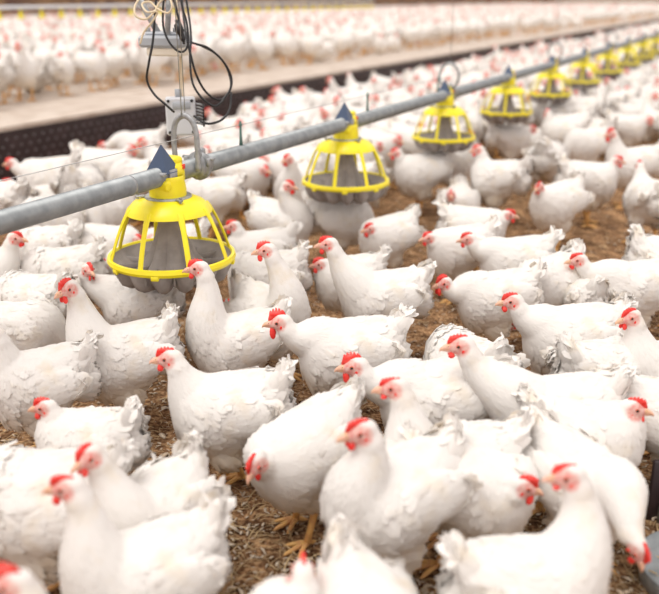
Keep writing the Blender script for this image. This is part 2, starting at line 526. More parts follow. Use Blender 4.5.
    for s in (-1, 1):
        for i in range(9):
            u = i / 8
            root = T(-.045 - .02 * u, s * (.088 - .010 * u), .250 - .055 * u - droop + .012 * (u > .9))
            dr = Vector((-1, -s * (.20 + .04 * rnd.random()), .10 + .14 * (1 - u) + rnd.uniform(-.05, .05)))
            blade(root, dr, Vector((0.15, s, .25)), .085 + .018 * math.sin(u * 3), .0105, .006)
        for i in range(8):
            u = i / 7
            root = T(-.005, s * (.096 - .004 * u), .258 - .068 * u - droop)
            dr = Vector((-1, -s * .06, .12 + rnd.uniform(-.06, .06)))
            blade(root, dr, Vector((0.1, s, .2)), .055, .0115, .004)
    nt_ = 11 if fluff < 1.2 else 15
    jt = .05 if fluff < 1.2 else .11
    for s in (-1, 1):               # tent-shaped tail: two folded fans leaning together
        for i in range(nt_):
            u = i / (nt_ - 1)
            an = tail_up + .30 - .95 * u + rnd.uniform(-jt, jt)
            dr = Vector((-math.cos(an), s * (.10 + .20 * u + rnd.uniform(-jt, jt)), math.sin(an)))
            root = tb + tdir * (.028 - .030 * u) + Vector((.004, s * (.012 + .020 * u), -.004 - .022 * u))
            blade(root, dr, Vector((-.25 + .3 * (1 - u), s, .30)), (.052 - .010 * u) * rnd.uniform(.85, 1.15), .0125, .003)
    nb = len(big)
    BV = np.array([[tuple(p) for p in r] for r in big])
    base = np.array([[r * 3 + c, r * 3 + c + 3, r * 3 + c + 4, r * 3 + c + 1] for r in range(4) for c in range(2)])
    FQ = (base[None] + (np.arange(nb) * 15)[:, None, None] + off).reshape(-1, 4)
    V.append(BV.reshape(-1, 3)); Fq.append(FQ); off += nb * 15
    VV = np.concatenate(V); FF = np.concatenate(Fq)
    nwhite = len(FF)
    skin = skinmask(VV); dirt = dirtmask(VV)
    # ---- legs (same body mesh)
    lg = MB()
    if not sit and legs:
        for s in (-1, 1):
            fx = stride * s
            hock = Vector((-.010, s * .048, .105)); foot = Vector((fx + .004, s * .050, .012))
            lg.tube([hock + Vector((.006, 0, .02)), hock, hock.lerp(foot, .5), foot], [.0110, .0110, .0085, .0090], M['shank'], n=9)
            for an, l in ((-.62, .046), (0.0, .056), (.62, .046), (math.pi + s * .2, .022)):
                d1 = Vector((math.cos(an), math.sin(an), 0))
                lg.tube([foot, foot + d1 * l * .35 + Vector((0, 0, .001)), foot + d1 * l * .7 - Vector((0, 0, .004)), foot + d1 * l - Vector((0, 0, .007)), foot + d1 * (l + .010) - Vector((0, 0, .0095))],
                        [.0080, .0064, .0060, .0048, .0012], M['shank'], n=8)
    nv = len(VV)
    lv = np.array(lg.v, 'f').reshape(-1, 3)
    allv = np.concatenate([VV, lv]) if len(lv) else VV
    me = bpy.data.meshes.new('chicken_body')
    faces_l = [tuple(i + nv for i in f) for f in lg.f]
    # build with foreach for speed
    loops = np.concatenate([FF.reshape(-1), np.array([i for f in faces_l for i in f], 'i')]) if faces_l else FF.reshape(-1)
    tot = np.concatenate([np.full(nwhite, 4, 'i'), np.array([len(f) for f in faces_l], 'i')]) if faces_l else np.full(nwhite, 4, 'i')
    me.vertices.add(len(allv)); me.vertices.foreach_set('co', allv.astype('f').ravel())
    me.loops.add(len(loops)); me.loops.foreach_set('vertex_index', loops.astype('i'))
    me.polygons.add(len(tot))
    st_ = np.concatenate([[0], np.cumsum(tot)[:-1]]).astype('i')
    me.polygons.foreach_set('loop_start', st_)
    me.polygons.foreach_set('use_smooth', np.ones(len(tot), bool))
    me.materials.append(M['feather']); me.materials.append(M['shank'])
    me.polygons.foreach_set('material_index', np.concatenate([np.zeros(nwhite, 'i'), np.ones(len(faces_l), 'i')]).astype('i'))
    me.update(calc_edges=True)
    ln_n = np.zeros((len(allv), 3), 'f')
    me.vertices.foreach_get('normal', cn := np.empty(len(allv) * 3, 'f'))
    ln_n[:] = cn.reshape(-1, 3)
    o_ = len(co)
    if GN:
        g = GN[0]; g = g / np.linalg.norm(g, axis=1)[:, None]
        ln_n[o_:o_ + len(g)] = g * .8 + ln_n[o_:o_ + len(g)] * .2; o_ += len(g)
    g = np.array(bign); g = g / np.linalg.norm(g, axis=1)[:, None]
    ln_n[o_:o_ + len(g)] = g
    ln_n /= np.linalg.norm(ln_n, axis=1)[:, None] + 1e-9
    me.normals_split_custom_set_from_vertices(ln_n.tolist())
    at = me.color_attributes.new('skin', 'FLOAT_COLOR', 'POINT')
    colr = np.zeros((len(allv), 4), 'f'); colr[:nv, 0] = skin; colr[:nv, 1] = dirt; colr[:, 3] = 1
    at.data.foreach_set('color', colr.ravel())

    # ---- comb
    cs = combsize
    c = MB()
    # local outline (x forward, y up) measured from the skull centre
    pts = [(.034, .006), (.033, .013), (.029, .0175 + .004 * cs)]
    npk = 5
    for i in range(npk):
        x = .025 - i * .0082
        h = .0195 + .0140 * cs * (0.75, 1.0, 1.12, 1.0, .7)[i]
        pts += [(x + .0022, h - .003), (x, h), (x - .0025, h - .003), (x - .0041, .0205 + .006 * cs)]
    pts += [(-.018, .015), (-.010, .015), (0.0, .015), (.018, .008)]
    tilt = rnd.uniform(-.18, .18)
    hu2 = (hu + hs * tilt).normalized()
    c.sheet(pts[::-1], hf, hu2, hs, Hd, .0062, M['comb'], inset=.90)
    comb = c.mesh('comb')
    wt = []
    for s in (-1, 1):
        c = MB()
        pr = [(0.0, 0.0), (.0045, -.003), (.0075, -.010), (.0085, -.013 * cs - .002), (.0070, -.017 * cs - .004), (.0034, -.0205 * cs - .004), (0.0, -.0215 * cs - .004)]
        vs = []; nn = 12
        o0 = Hd + hf * .026 - hu * .009 + hs * (s * .0065)
        for r_, z_ in pr:
            for kk in range(nn):
                a_ = 2 * math.pi * kk / nn
                vs.append(o0 + hf * (math.cos(a_) * r_ * .95) + hs * (math.sin(a_) * r_ * .36 + s * abs(z_) * .08) + hu * z_ - Vector((0, 0, 0)))
        fs = [(j * nn + k_, j * nn + (k_ + 1) % nn, (j + 1) * nn + (k_ + 1) % nn, (j + 1) * nn + k_) for j in range(len(pr) - 1) for k_ in range(nn)]
        c.add(vs, fs, M['comb'])
        # red lobe under the ear, on the same cheek
        c.ellipsoid(Hd + hf * .000 - hu * .010 + hs * (s * .0185), (.0040, .0020, .0052), M['comb'], R, 10, 7)
        wt.append(c.mesh('wattle'))
    # ---- beak
    c = MB()
    k0 = Hd + hf * .028 - hu * .001
    c.tube([k0 - hf * .004, k0 + hf * .006, k0 + hf * .014 - hu * .0012, k0 + hf * .021 - hu * .0045, k0 + hf * .0245 - hu * .0085], [.0098, .0082, .0058, .0034, .0010], M['beak'], n=12, flat=.82, up=tuple(hu))
    c.tube([k0 - hf * .003 - hu * .006, k0 + hf * .008 - hu * .0068, k0 + hf * .0185 - hu * .0070], [.0060, .0046, .0012], M['beak'], n=10, flat=.9, up=tuple(hu))
    for s in (-1, 1):
        c.ellipsoid(k0 + hf * .0045 + hu * .0035 + hs * s * .0058, (.0022, .0008, .0009), M['pupil'], R, 8, 5)
    beak = c.mesh('beak')
    ey = []
    for s in (-1, 1):
        c = MB()
        eo = Hd + hf * .0105 + hu * .0035 + hs * (s * .0170)
        c.ellipsoid(eo - hs * s * .0004, (.0050, .0030, .0044), M['comb'], R, 12, 8)
        c.ellipsoid(eo, (.0046, .0036, .0043), M['iris'], R, 12, 8)
        c.ellipsoid(eo + hs * s * .0009, (.0036, .0034, .0036), M['pupil'], R, 10, 7)
        ey.append(c.mesh('eye'))
    return dict(body=me, comb=comb, wattle=wt, beak=beak, eye=ey)

def link_chicken(parts, loc, rz, scale, label, group=None, detail=True):
    o = link('chicken', parts['body']); o.location = loc; o.rotation_euler = (0, 0, rz); o.scale = (scale,) * 3
    tag(o, label, 'chicken', group)
    link('comb', parts['comb'], o)
    for w_ in parts['wattle']: link('wattle', w_, o)
    link('beak', parts['beak'], o)
    for e_ in parts['eye']: link('eye', e_, o)
    return o

#==PLACEMENT==
# ------------------------------------------------------------------ the hall
def P2(n, l, z=0.0):
    """point at signed distance n right of the line through the camera, l metres along it"""
    return PN * n + PD * l + Vector((0, 0, z))
def structure(o): o['kind'] = 'structure'; return o

g = MB()
NX = 150
rs0 = np.random.RandomState(3)
xs = np.linspace(-3.2, 3.6, NX); ys = np.linspace(0.4, 7.2, NX)
hh = rs0.randn(NX, NX)
for _ in range(2):
    hh = (hh + np.roll(hh, 1, 0) + np.roll(hh, -1, 0) + np.roll(hh, 1, 1) + np.roll(hh, -1, 1)) / 5
hh2 = rs0.randn(NX, NX)
for _ in range(12):
    hh2 = (hh2 + np.roll(hh2, 1, 0) + np.roll(hh2, -1, 0) + np.roll(hh2, 1, 1) + np.roll(hh2, -1, 1)) / 5
hgt = np.clip(hh * .006 + hh2 * .02, -.012, .004)
vs = [(xs[i], ys[j], (float(hgt[i, j]) if 0 < i < NX - 1 and 0 < j < NX - 1 else 0) - .001) for i in range(NX) for j in range(NX)]
fs = [(i * NX + j, (i + 1) * NX + j, (i + 1) * NX + j + 1, i * NX + j + 1) for i in range(NX - 1) for j in range(NX - 1)]
g.add(vs, fs, M['litter'])
X0, X1, Y0, Y1 = -3.2, 3.6, .4, 7.2
B_ = 95
g.add([(-B_, -6, -.001), (B_, -6, -.001), (B_, Y0, -.001), (-B_, Y0, -.001), (-B_, Y1, -.001), (B_, Y1, -.001), (B_, B_, -.001), (-B_, B_, -.001),
       (X0, Y0, -.001), (X1, Y0, -.001), (X1, Y1, -.001), (X0, Y1, -.001)],
      [(0, 1, 2, 3), (4, 5, 6, 7), (3, 8, 11, 4), (9, 2, 5, 10)], M['litter'])
structure(g.build('floor'))

# raised platform along the left of the aisle
PL0, PL1, PZ = -4.178, -17.0, 0.336
L0, L1 = -2.0, 70.0
g = MB()
def quad(mb, a, b, c, d, mat): mb.add([a, b, c, d], [(0, 1, 2, 3)], mat)
def slab(mb, n0, n1, l0, l1, z0, z1, mat):
    v = [P2(n, l, z) for n in (n0, n1) for l in (l0, l1) for z in (z0, z1)]
    mb.add(v, [(0, 1, 3, 2), (4, 6, 7, 5), (0, 4, 5, 1), (2, 3, 7, 6), (0, 2, 6, 4), (1, 5, 7, 3)], mat)
root = empty('raised_platform', P2(PL0, 0, 0))
tag(root, 'long raised platform with dusty beige top and dark front panel behind the feeder pipe', 'platform')
def onto(o, r):      # keep world place while parenting to a root empty
    o.parent = r; o.matrix_parent_inverse = Matrix.Translation(-r.location); return o
m = MB(); slab(m, PL0 - .012, PL1, L0, L1, PZ - .03, PZ - .004, M['slat'])
nsl = 70
for i in range(nsl):
    a = PL0 - .03 - i * (abs(PL1 - PL0) - .05) / nsl
    slab(m, a, a - (abs(PL1 - PL0) / nsl) + .02, L0, L1, PZ - .008, PZ + .004, M['slat'])
onto(m.build('slatted_top', smooth=False), root)
m = MB(); slab(m, PL0, PL0 - .012, L0, L1, -.01, PZ - .012, M['panel'])
onto(m.build('front_panel', smooth=False), root)
m = MB()
for r_ in range(5):
    for i in range(170):
        p = P2(PL0 + .001, 2.2 + i * .075 + (r_ % 2) * .037, .075 + r_ * .048)
        m.box(p, (.009, .009, .009), M['cast'], Matrix.Rotation(PANG, 3, 'Z'))
onto(m.build('ventilation_holes', smooth=False), root)
m = MB(); slab(m, PL0 + .012, PL0 - .035, L0, L1, PZ - .018, PZ + .008, M['slat'])
onto(m.build('edge_strip', smooth=False), root)

m = MB(); slab(m, PL1, PL1 - .1, L0 - 4, 75, 0, 3.2, M['wallm']); structure(m.build('wall_left', smooth=False))
m = MB()
v = [P2(PL1, 72, 0), P2(45, 72, 0), P2(45, 72, 3.5), P2(PL1, 72, 3.5)]
m.add(v + [p + PD * .1 for p in v], [(0, 1, 2, 3), (4, 7, 6, 5)], M['slat']); structure(m.build('wall_far', smooth=False))

# drinker line over the platform
DN = -7.3
zl = .985
root = empty('drinker_line', P2(DN, 8, zl))
tag(root, 'white pipe with small yellow drinkers hanging above the birds on the platform', 'drinker line')
m = MB(); LE = next(l_ * .1 for l_ in range(40, 700) if project(P2(DN, l_ * .1, zl))[0] > 372)
m = MB(); m.tube([P2(DN, 2, zl), P2(DN, LE, zl)], .019, M['white_plastic'], n=10); onto(m.build('pipe'), root)
for i in range(90):
    if 4.6 + i * .30 > LE: break
    m = MB(); p = P2(DN, 4.6 + i * .30, zl)
    m.tube([p + Vector((0, 0, -.015)), p + Vector((0, 0, -.06))], .012, M['yellow'], n=8)
    m.lathe([(.0, -.12), (.030, -.115), (.036, -.095), (.034, -.09), (.012, -.055)], M['yellow'], n=10, origin=tuple(p))
    onto(m.build('drinker_cup'), root)

# ------------------------------------------------------------------ the feeder pipe
PA = Vector((PIPE_P.x, PIPE_P.y, 0))
def on_pipe(d, z=0.0, side=0.0): return PIPE_P + PD * d + PN * side + Vector((0, 0, z))
rot_p = Matrix.Rotation(PANG, 3, 'Z')
root = empty('feeder_pipe', on_pipe(0))
tag(root, 'long grey galvanised feeder pipe running diagonally above the flock', 'pipe')
m = MB(); m.tube([on_pipe(-1.6), on_pipe(70)], .0275, M['galv'], n=20); onto(m.build('pipe'), root)
for d in (-.165, 3.3, 6.8):
    m = MB(); m.tube([on_pipe(d - .004), on_pipe(d + .004)], .0284, M['cast'], n=20); onto(m.build('joint_band'), root)
WZ = .092
m = MB(); m.tube([on_pipe(-1.6, WZ), on_pipe(40, WZ)], .0011, M['wire'], n=6)
ws = tag(m.build('perch_wire'), 'thin steel wire stretched just above the grey feeder pipe', 'wire')
for d in (.39, 1.36, 2.2):
    m = MB(); m.tube([on_pipe(d, .026), on_pipe(d, .055), on_pipe(d, WZ + .012)], [.006, .0042, .0036], M['green'], n=8)
    m.ellipsoid(on_pipe(d, WZ), (.006, .006, .007), M['green'])
    tag(m.build('wire_insulator'), {.39: 'small green insulator pin on the pipe right of the nearest feeder',
        1.36: 'small green insulator pin on the pipe right of the second feeder', 2.2: 'small green insulator pin on the pipe right of the third feeder'}[d], 'insulator', 'insulator pins on the pipe')

def make_feeder():
    """pan feeder around the pipe axis, x along the pipe"""
    P = {}
    zr = -.240                        # rim height
    m = MB()                          # yellow cage: crown, struts, rim
    m.lathe([(.056, -.062), (.075, -.064), (.100, -.075), (.119, -.094), (.124, -.106), (.121, -.107), (.098, -.081), (.074, -.070), (.056, -.067)], M['yellow'], n=48, closed=True)
    P['cage_crown'] = m
    m = MB()
    m.lathe([(.174, zr - .011), (.182, zr - .011), (.187, zr - .002), (.184, zr + .009), (.176, zr + .010), (.171, zr)], M['yellow'], n=64, closed=True)
    for k in range(8):
        a = math.radians(22 + k * 45)
        c = Vector((math.cos(a), math.sin(a), 0))
        m.box(c * .181 + Vector((0, 0, zr - .012)), (.010, .022, .014), M['yellow'], Matrix.Rotation(a, 3, 'Z'), .002)
    P['cage_rim'] = m
    P['strut'] = []
    for k in range(8):
        a = math.radians(k * 45 + 8); c = Vector((math.cos(a), math.sin(a), 0)); t = Vector((-math.sin(a), math.cos(a), 0))
        m = MB()
        pts = [c * .112 + Vector((0, 0, -.090)), c * .122 + Vector((0, 0, -.102)), c * .140 + Vector((0, 0, -.135)), c * .157 + Vector((0, 0, -.175)), c * .170 + Vector((0, 0, -.212)), c * .178 + Vector((0, 0, zr + .002))]
        m.tube(rspline(pts, 3), [.0115 - .0035 * min(1, i / 6) for i in range(16)], M['yellow'], n=8, flat=.55, up=tuple(t))
        P['strut'].append(m)
    m = MB()                          # grey pan with lobes beneath
    def lob(a, j): return 1 + (.055 * math.cos(a * 12) if j in (4, 5, 6, 7) else 0)
    m.lathe([(.172, zr + .004), (.168, zr - .006), (.150, zr - .020), (.135, zr - .030), (.130, zr - .034), (.145, zr - .040), (.135, zr - .052), (.100, zr - .058), (.02, zr - .055), (.0, zr - .055)], M['pan'], n=96, mod=lob)
    m.lathe([(.174, zr + .004), (.176, zr - .010), (.168, zr - .022), (.160, zr - .030), (.152, zr - .046), (.128, zr - .060), (.09, zr - .064), (0.0, zr - .064)], M['pan'], n=96,
            mod=lambda a, j: 1 + (.16 * abs(math.cos(a * 7)) - .10 if 2 <= j <= 6 else 0), zmod=lambda a, j: (-.020 * abs(math.cos(a * 7)) + .006 if 3 <= j <= 6 else 0))
    P['pan'] = m
    m = MB()                          # fins and pockets of the pan floor
    for k in range(12):
        a = math.radians(k * 30 + 9)
        rm = Matrix.Rotation(a, 3, 'Z')
        m.box(rm @ Vector((.118, 0, zr - .030)), (.085, .006, .030), M['pan'], rm, .002)
    P['pan_divider'] = m
    m = MB()                          # fluted cone in the middle
    prof = [(.110, zr - .050), (.098, zr - .035), (.070, zr + .000), (.048, zr + .050), (.034, zr + .095), (.028, zr + .140), (.028, -.066)]
    m.lathe(prof, M['pan'], n=64, mod=lambda a, j: 1 + (.13, .12, .10, .07, .04, .0, .0)[j] * (2 * abs(math.cos(a * 4)) - 1))
    P['feed_cone'] = m
    m = MB()                          # steel ring with ears
    m.lathe([(.050, -.058), (.066, -.058), (.068, -.062), (.066, -.066), (.050, -.066)], M['cast'], n=40, closed=True)
    for a in (0.15, 2.2, 4.2):
        rm = Matrix.Rotation(a, 3, 'Z')
        m.box(rm @ Vector((.078, 0, -.059)), (.028, .014, .006), M['cast'], rm, .002)
        m.tube([rm @ Vector((.086, 0, -.066)), rm @ Vector((.086, 0, -.050))], .004, M['cast'], n=8)
    P['clamp_ring'] = m
    m = MB()                          # yellow drop body
    m.lathe([(.0, -.058), (.053, -.058), (.053, -.040), (.049, -.014), (.049, -.004), (.046, .0)], M['yellow'], n=32)
    m.box((.020, 0, .004), (.052, .072, .058), M['yellow'], None, .010)
    m.box((.024, 0, .036), (.040, .056, .028), M['yellow'], None, .006)
    m.box((-.040, 0, -.022), (.022, .080, .030), M['yellow'], None, .006)
    P['drop_outlet'] = m
    m = MB(); m.box((.032, -.0365, .022), (.011, .004, .014), M['red_plastic'], None, .001)
    m.box((.032, .0365, .022), (.011, .004, .014), M['red_plastic'], None, .001); P['slide_button'] = m
    m = MB()                          # steel roof cap over the pipe
    x0, x1, yy, z0, zt = -.050, .018, .036, .012, .090
    ap = Vector((-.018, 0, zt))
    v = [Vector((x0, -yy, z0)), Vector((x1, -yy, z0)), Vector((x1, yy, z0)), Vector((x0, yy, z0)), ap]
    m.add(v, [(0, 1, 4), (1, 2, 4), (2, 3, 4), (3, 0, 4), (3, 2, 1, 0)], M['cap'])
    P['roof_cap'] = m
    m = MB()
    m.tube([(-.026, 0, 0), (.006, 0, 0)], .0310, M['cast'], n=20)
    for s in (-1, 1):
        m.box((-.010, s * .032, -.004), (.040, .006, .050), M['cast'], None, .002)
        m.box((-.052, s * .026, .012), (.020, .018, .010), M['cast'], None, .002)
    P['pipe_saddle'] = m
    return P
FP = make_feeder()
FM = {}
for k, v in FP.items():
    if isinstance(v, list): FM[k] = [x.mesh(k) for x in v]
    else:
        FM[k] = [v.mesh(k, smooth=k not in ('roof_cap',))]
    for me in FM[k]:
        if k != 'roof_cap': me.set_sharp_from_angle(angle=math.radians(40))
ORD = ['nearest', 'second', 'third', 'fourth', 'fifth', 'sixth', 'seventh', 'eighth', 'ninth', 'tenth']
def feeder(i):
    d = i * 1.158
    r = empty('pan_feeder', on_pipe(d), PANG + math.radians((0, 3, -2, 4, 0, 2, 5, 1, 3, 2)[i]))
    sc = (1, .96, .88, .88, .86, .86, .86, .86, .86, .86)[i]
    extra = ['largest and sharpest, under the cable box', 'between the upright hens left of the middle', 'with a lifting loop on its pipe', '', 'with a lifting loop on its pipe', '', '', '', '', ''][i]
    tag(r, '%s yellow pan feeder along the pipe%s' % (ORD[i], ', ' + extra if extra else ', counted from the left'), 'feeder', 'yellow pan feeders along the pipe')
    r.scale = (sc, sc, sc) if i else (1, 1, 1)
    for k, ms in FM.items():
        for me in ms: link(k, me, r)
for i in range(10): feeder(i)

# ------------------------------------------------------------------ lifting clamps and cables
def hanger(d, kind, label):
    r = empty('lifting_clamp', on_pipe(d), PANG)
    tag(r, label, 'clamp', 'lifting clamps on the pipe')
    m = MB()
    if kind == 0:
        arch = [(-.026, -.040, -.004), (-.026, -.041, .05), (-.026, -.040, .105), (-.026, -.028, .140), (-.026, 0, .156), (-.026, .028, .140), (-.026, .040, .105), (-.026, .041, .05), (-.026, .038, -.004)]
        m.tube(rspline(arch, 4), .0062, M['cast'], n=8, flat=1.5, up=(1, 0, 0))
    else:
        arch = [(0, -.016, .025), (0, -.042, .055), (0, -.052, .095), (0, -.036, .138), (0, 0, .155), (0, .036, .138), (0, .052, .095), (0, .042, .055), (0, .016, .025)]
        m.tube(rspline(arch, 4), .0068, M['cast'], n=8)
    m.build('yoke', r)
    m = MB()
    m.tube([(-.0 - .012, 0, 0), (.034, 0, 0)], .0345, M['cast'], n=22)
    m.tube([(.004, 0, 0), (.016, 0, 0)], .043, M['cast'], n=22)
    m.tube([(.016, 0, 0), (.021, 0, 0)], .039, M['cast'], n=22)
    for s in (-1, 1):
        m.box((.010, s * .040, .014), (.030, .012, .026), M['cast'], None, .003)
        m.tube([(.010, s * .030, .024), (.010, s * .056, .024)], .005, M['cast'], n=8)
    m.box((-.02, -.02, .040), (.030, .012, .020), M['cast'], None, .004)
    m.box((.028, 0, .040), (.020, .018, .022), M['cast'], None, .004)
    if kind == 0: m.v = [(a + .024, b, c) for a, b, c in m.v]
    m.build('collar', r)
    m = MB(); hx = -.026 if kind == 0 else 0; m.tube([(hx, -.004, .152), (hx, -.004, 1.6)], .0012, M['wire'], n=6)
    if kind == 0: m.tube([(-.032, .004, .150), (-.034, .006, 1.6)], .0012, M['wire'], n=6)
    m.build('cable', r)
hanger(.122, 0, 'grey cast lifting clamp with tall arched yoke right of the nearest yellow feeder')
hanger(2.36, 1, 'grey lifting clamp with round loop above the third yellow feeder')
hanger(4.69, 1, 'grey lifting clamp with round loop above the fifth yellow feeder')
hanger(7.03, 1, 'grey lifting clamp with round loop above the seventh yellow feeder')

# ------------------------------------------------------------------ switch boxes and cables over the nearest feeder
T1 = 2.60
def cp(px, py, t=T1): return at_t(px, py, t)
r = empty('switch_box', cp(181, 116, 2.66), math.radians(8))
tag(r, 'small white plastic switch box with four corner screws hanging behind the arched clamp', 'switch box')
m = MB(); m.box((0, 0, 0), (.092, .034, .118), M['white_plastic'], None, .006); m.build('housing', r, auto=30)
m = MB()
for sx in (-1, 1):
    for sz in (-1, 1):
        m = MB(); m.tube([(sx * .036, -.015, sz * .048), (sx * .036, -.0195, sz * .048)], .0048, M['black'], n=10); m.build('corner_screw', r)
m = MB(); m.box((.004, -.018, .034), (.055, .004, .022), M['grey_plastic'], None, .001); m.build('name_plate', r)
m = MB(); m.tube([(-.005, 0, .055), (-.005, 0, .082)], .010, M['grey_plastic'], n=10); m.build('cable_gland', r)
m = MB()
for k in range(7): 
    zz = .038 - k * .010
    m.tube([(.046, -.004, zz), (.058, -.006, zz - .002), (.068, -.004, zz - .006)], .0032, M['cast'], n=7)
m.tube([(.070, -.004, .036), (.070, -.004, -.034)], .003, M['black'], n=6)
m.build('terminal_strip', r)

r = empty('lamp_box', cp(166, 45, 2.62), math.radians(-14))
tag(r, 'grey box with cream underside hanging on the cables above the white switch box', 'lamp box')
m = MB(); m.box((0, 0, .012), (.138, .110, .036), M['grey_plastic'], None, .008)
m.box((0, 0, .034), (.105, .075, .012), M['grey_plastic'], None, .005); m.build('housing', r, auto=30)
m = MB(); m.box((.010, 0, -.018), (.112, .094, .026), M['cream_plastic'], None, .005); m.build('lens', r, auto=30)
for sx in (-1, 1):
    m = MB(); m.tube([(sx * .045, -.025, .036), (sx * .045, -.025, .052)], .008, M['cast'], n=8); m.build('bolt', r)
    m = MB(); m.tube([(sx * .040, .025, .036), (sx * .040, .025, .060)], .005, M['cast'], n=8); m.build('bolt', r)
m = MB(); m.box((-.046, -.01, .085), (.020, .006, .12), M['cast'], Matrix.Rotation(-.5, 3, 'Y'), .002); m.build('bracket', r)
m = MB(); m.box((.030, -.04, .075), (.016, .010, .11), M['cast'], Matrix.Rotation(.12, 3, 'Y'), .002); m.build('strap', r)

def cable(name, pix, rad, mat, label, cat, group=None, jit=None):
    pts = [at_t(x, y, T1 + (jit[i] if jit else .0)) for i, (x, y) in enumerate(pix)]
    m = MB(); m.tube(rspline(pts, 8), rad, mat, n=8)
    return tag(m.build(name), label, cat, group)
cable('power_cable', [(157, -12), (155, 12), (153, 40), (149, 62), (147, 80), (154, 94), (165, 104), (174, 112)], .0036, M['black'], 'black cable looping down left of the grey box to the white switch box', 'cable', 'black cables over the feeder', [-.1, -.1, -.1, -.09, -.06, -.05, -.05, -.02])
cable('power_cable', [(181, -12), (183, 12), (186, 34), (190, 52), (196, 74), (206, 92), (220, 100), (230, 90), (231, 76), (222, 60), (208, 48), (196, 44)], .0036, M['black'], 'black cable hanging in the widest loop right of the grey box', 'cable', 'black cables over the feeder', [0, 0, -.05, -.07, -.05, 0, .03, .04, .03, 0, -.03, -.04])
cable('power_cable', [(184, -12), (188, 10), (191, 36), (190, 60), (193, 84), (204, 100), (216, 106), (226, 96), (231, 84), (226, 66), (216, 54), (202, 46), (190, 42)], .0034, M['black'], 'black cable in the inner loop crossing the light cord', 'cable', 'black cables over the feeder', [.03, .03, .0, -.03, -.04, -.03, 0, .02, .03, .03, .02, 0, 0])
cable('power_cable', [(165, -12), (163, 10), (164, 30), (172, 46), (182, 52), (188, 44), (187, 24), (182, 6), (180, -12)], .0032, M['black'], 'black cable bent in a narrow U in front of the grey box', 'cable', 'black cables over the feeder', [-.11] * 9)
cable('power_cable', [(194, 116), (204, 123), (214, 123), (224, 118), (230, 108), (231, 92)], .0036, M['black'], 'black cable leaving the white switch box to the right', 'cable', 'black cables over the feeder', [.05, .03, 0, 0, .02, .03])
cable('power_cable', [(172, -12), (176, 8), (181, 28), (184, 44)], .0038, M['black'], 'short black cable running straight down to the black plug', 'cable', 'black cables over the feeder', [-.09] * 4)
m = MB(); a = cp(176, 20, 2.48); b2 = cp(184, 42, 2.48)
m.tube([a, a.lerp(b2, .15), a.lerp(b2, .2), a.lerp(b2, .55), a.lerp(b2, .6), a.lerp(b2, .85), b2], [.004, .006, .012, .013, .009, .009, .004], M['black'], n=10)
tag(m.build('cable_plug'), 'black plug joining the cables beside the grey box', 'plug')
cable('cream_cord', [(176, -12), (177, 20), (180, 50), (181, 76), (182, 98)], .0038, M['rope'], 'straight cream cord running down to the white switch box', 'cord', None, [.02, .02, .03, .05, .05])
cable('knotted_rope', [(152, -10), (142, -4), (135, 6), (136, 16), (146, 19), (154, 12), (160, 2), (168, -3), (172, 6), (168, 13), (158, 9), (150, 2), (142, 4), (147, 12), (157, 12), (152, 22), (144, 32), (140, 44)], .0030, M['rope'], 'cream rope tied in loose loops above the grey box', 'rope', None, [-.12, -.12, -.13, -.14, -.13, -.12, -.12, -.13, -.14, -.13, -.12, -.11, -.12, -.14, -.13, -.12, -.11, -.10])

# ------------------------------------------------------------------ low barrier at the right edge
q = at_z(641, 520, 0)
r = empty('barrier_panel', q, math.radians(6))
tag(r, 'dark low barrier panel with a grey post at the lower right edge', 'barrier')
m = MB(); m.box((.36, .0, .075), (.70, .012, .15), M['panel'], None, .003); m.build('panel', r)
m = MB(); m.tube([(.035, -.016, 0), (.035, -.016, .17)], .007, M['galv'], n=10); m.build('post', r)
q = at_z(704, 588, 0)
m = MB()
m.lathe([(.11, .0), (.125, .012), (.130, .05), (.127, .052), (.12, .02), (.10, .010), (0, .010)], M['galv'], n=40)
o = m.build('drinker_dish'); o.location = q
tag(o, 'round galvanised dish on the litter at the lower right corner', 'dish')
# ------------------------------------------------------------------ the flock
D = math.radians
OUT = None
placed = []
def hen(body, hpx, heading, hdir=None, label='', scale=1.0, sit=False, pitch=0.0, hpitch=-.12, fluff=1.0, tail=0.9, stride=.015, comb=.8, group=None, z=0.0, dirt=None):
    """body: where the torso is seen, hpx: where the head is seen (or a head place in the bird's own frame)"""
    tt = (at_z(body[0], body[1], .18) - CAMP).y
    scale = scale * (.885 + .115 * max(0, min(1, (tt - 2.5) / 2.0)))
    tz = (.215 - (.10 if sit else 0)) * scale + z
    c = at_z(body[0], body[1], tz)
    loc = Vector((c.x, c.y, z)); rz = D(heading)
    Ri = Matrix.Rotation(-rz, 3, 'Z')
    dzz = -.085 if sit else 0
    if len(hpx) == 3:
        hl = Vector(hpx)
    else:
        want = Vector((.115, 0, .385 + dzz)); base = Vector((.06, 0, .235 + dzz))
        ww = loc + Matrix.Rotation(rz, 3, 'Z') @ (want * scale)
        r = ray(*hpx); t = (ww - CAMP).dot(r) / r.dot(r)
        hl = (Ri @ (CAMP + r * t - loc)) / scale
        dist = (hl - base).length
        if dist > .26 or dist < .09 or hl.z < .02: print('HEAD', label[:50], 'dist %.2f' % dist, tuple(round(q, 2) for q in hl))
        if dist > .27: hl = base + (hl - base) * (.27 / dist)
    hd = heading if hdir is None else hdir
    hy = (D(hd) - rz + math.pi) % (2 * math.pi) - math.pi
    seed = 100 + len(placed)
    parts = chicken_mesh(seed, tuple(hl), hy, hpitch, sit, pitch, fluff=fluff, tail_up=tail, stride=stride, combsize=comb)
    o = link_chicken(parts, loc, rz, scale, label, group)
    placed.append((loc.x, loc.y, scale, o))
    return o
DOWN = (.19, .0, .07)      # pecking at the litter
LOW = (.18, .0, .20)
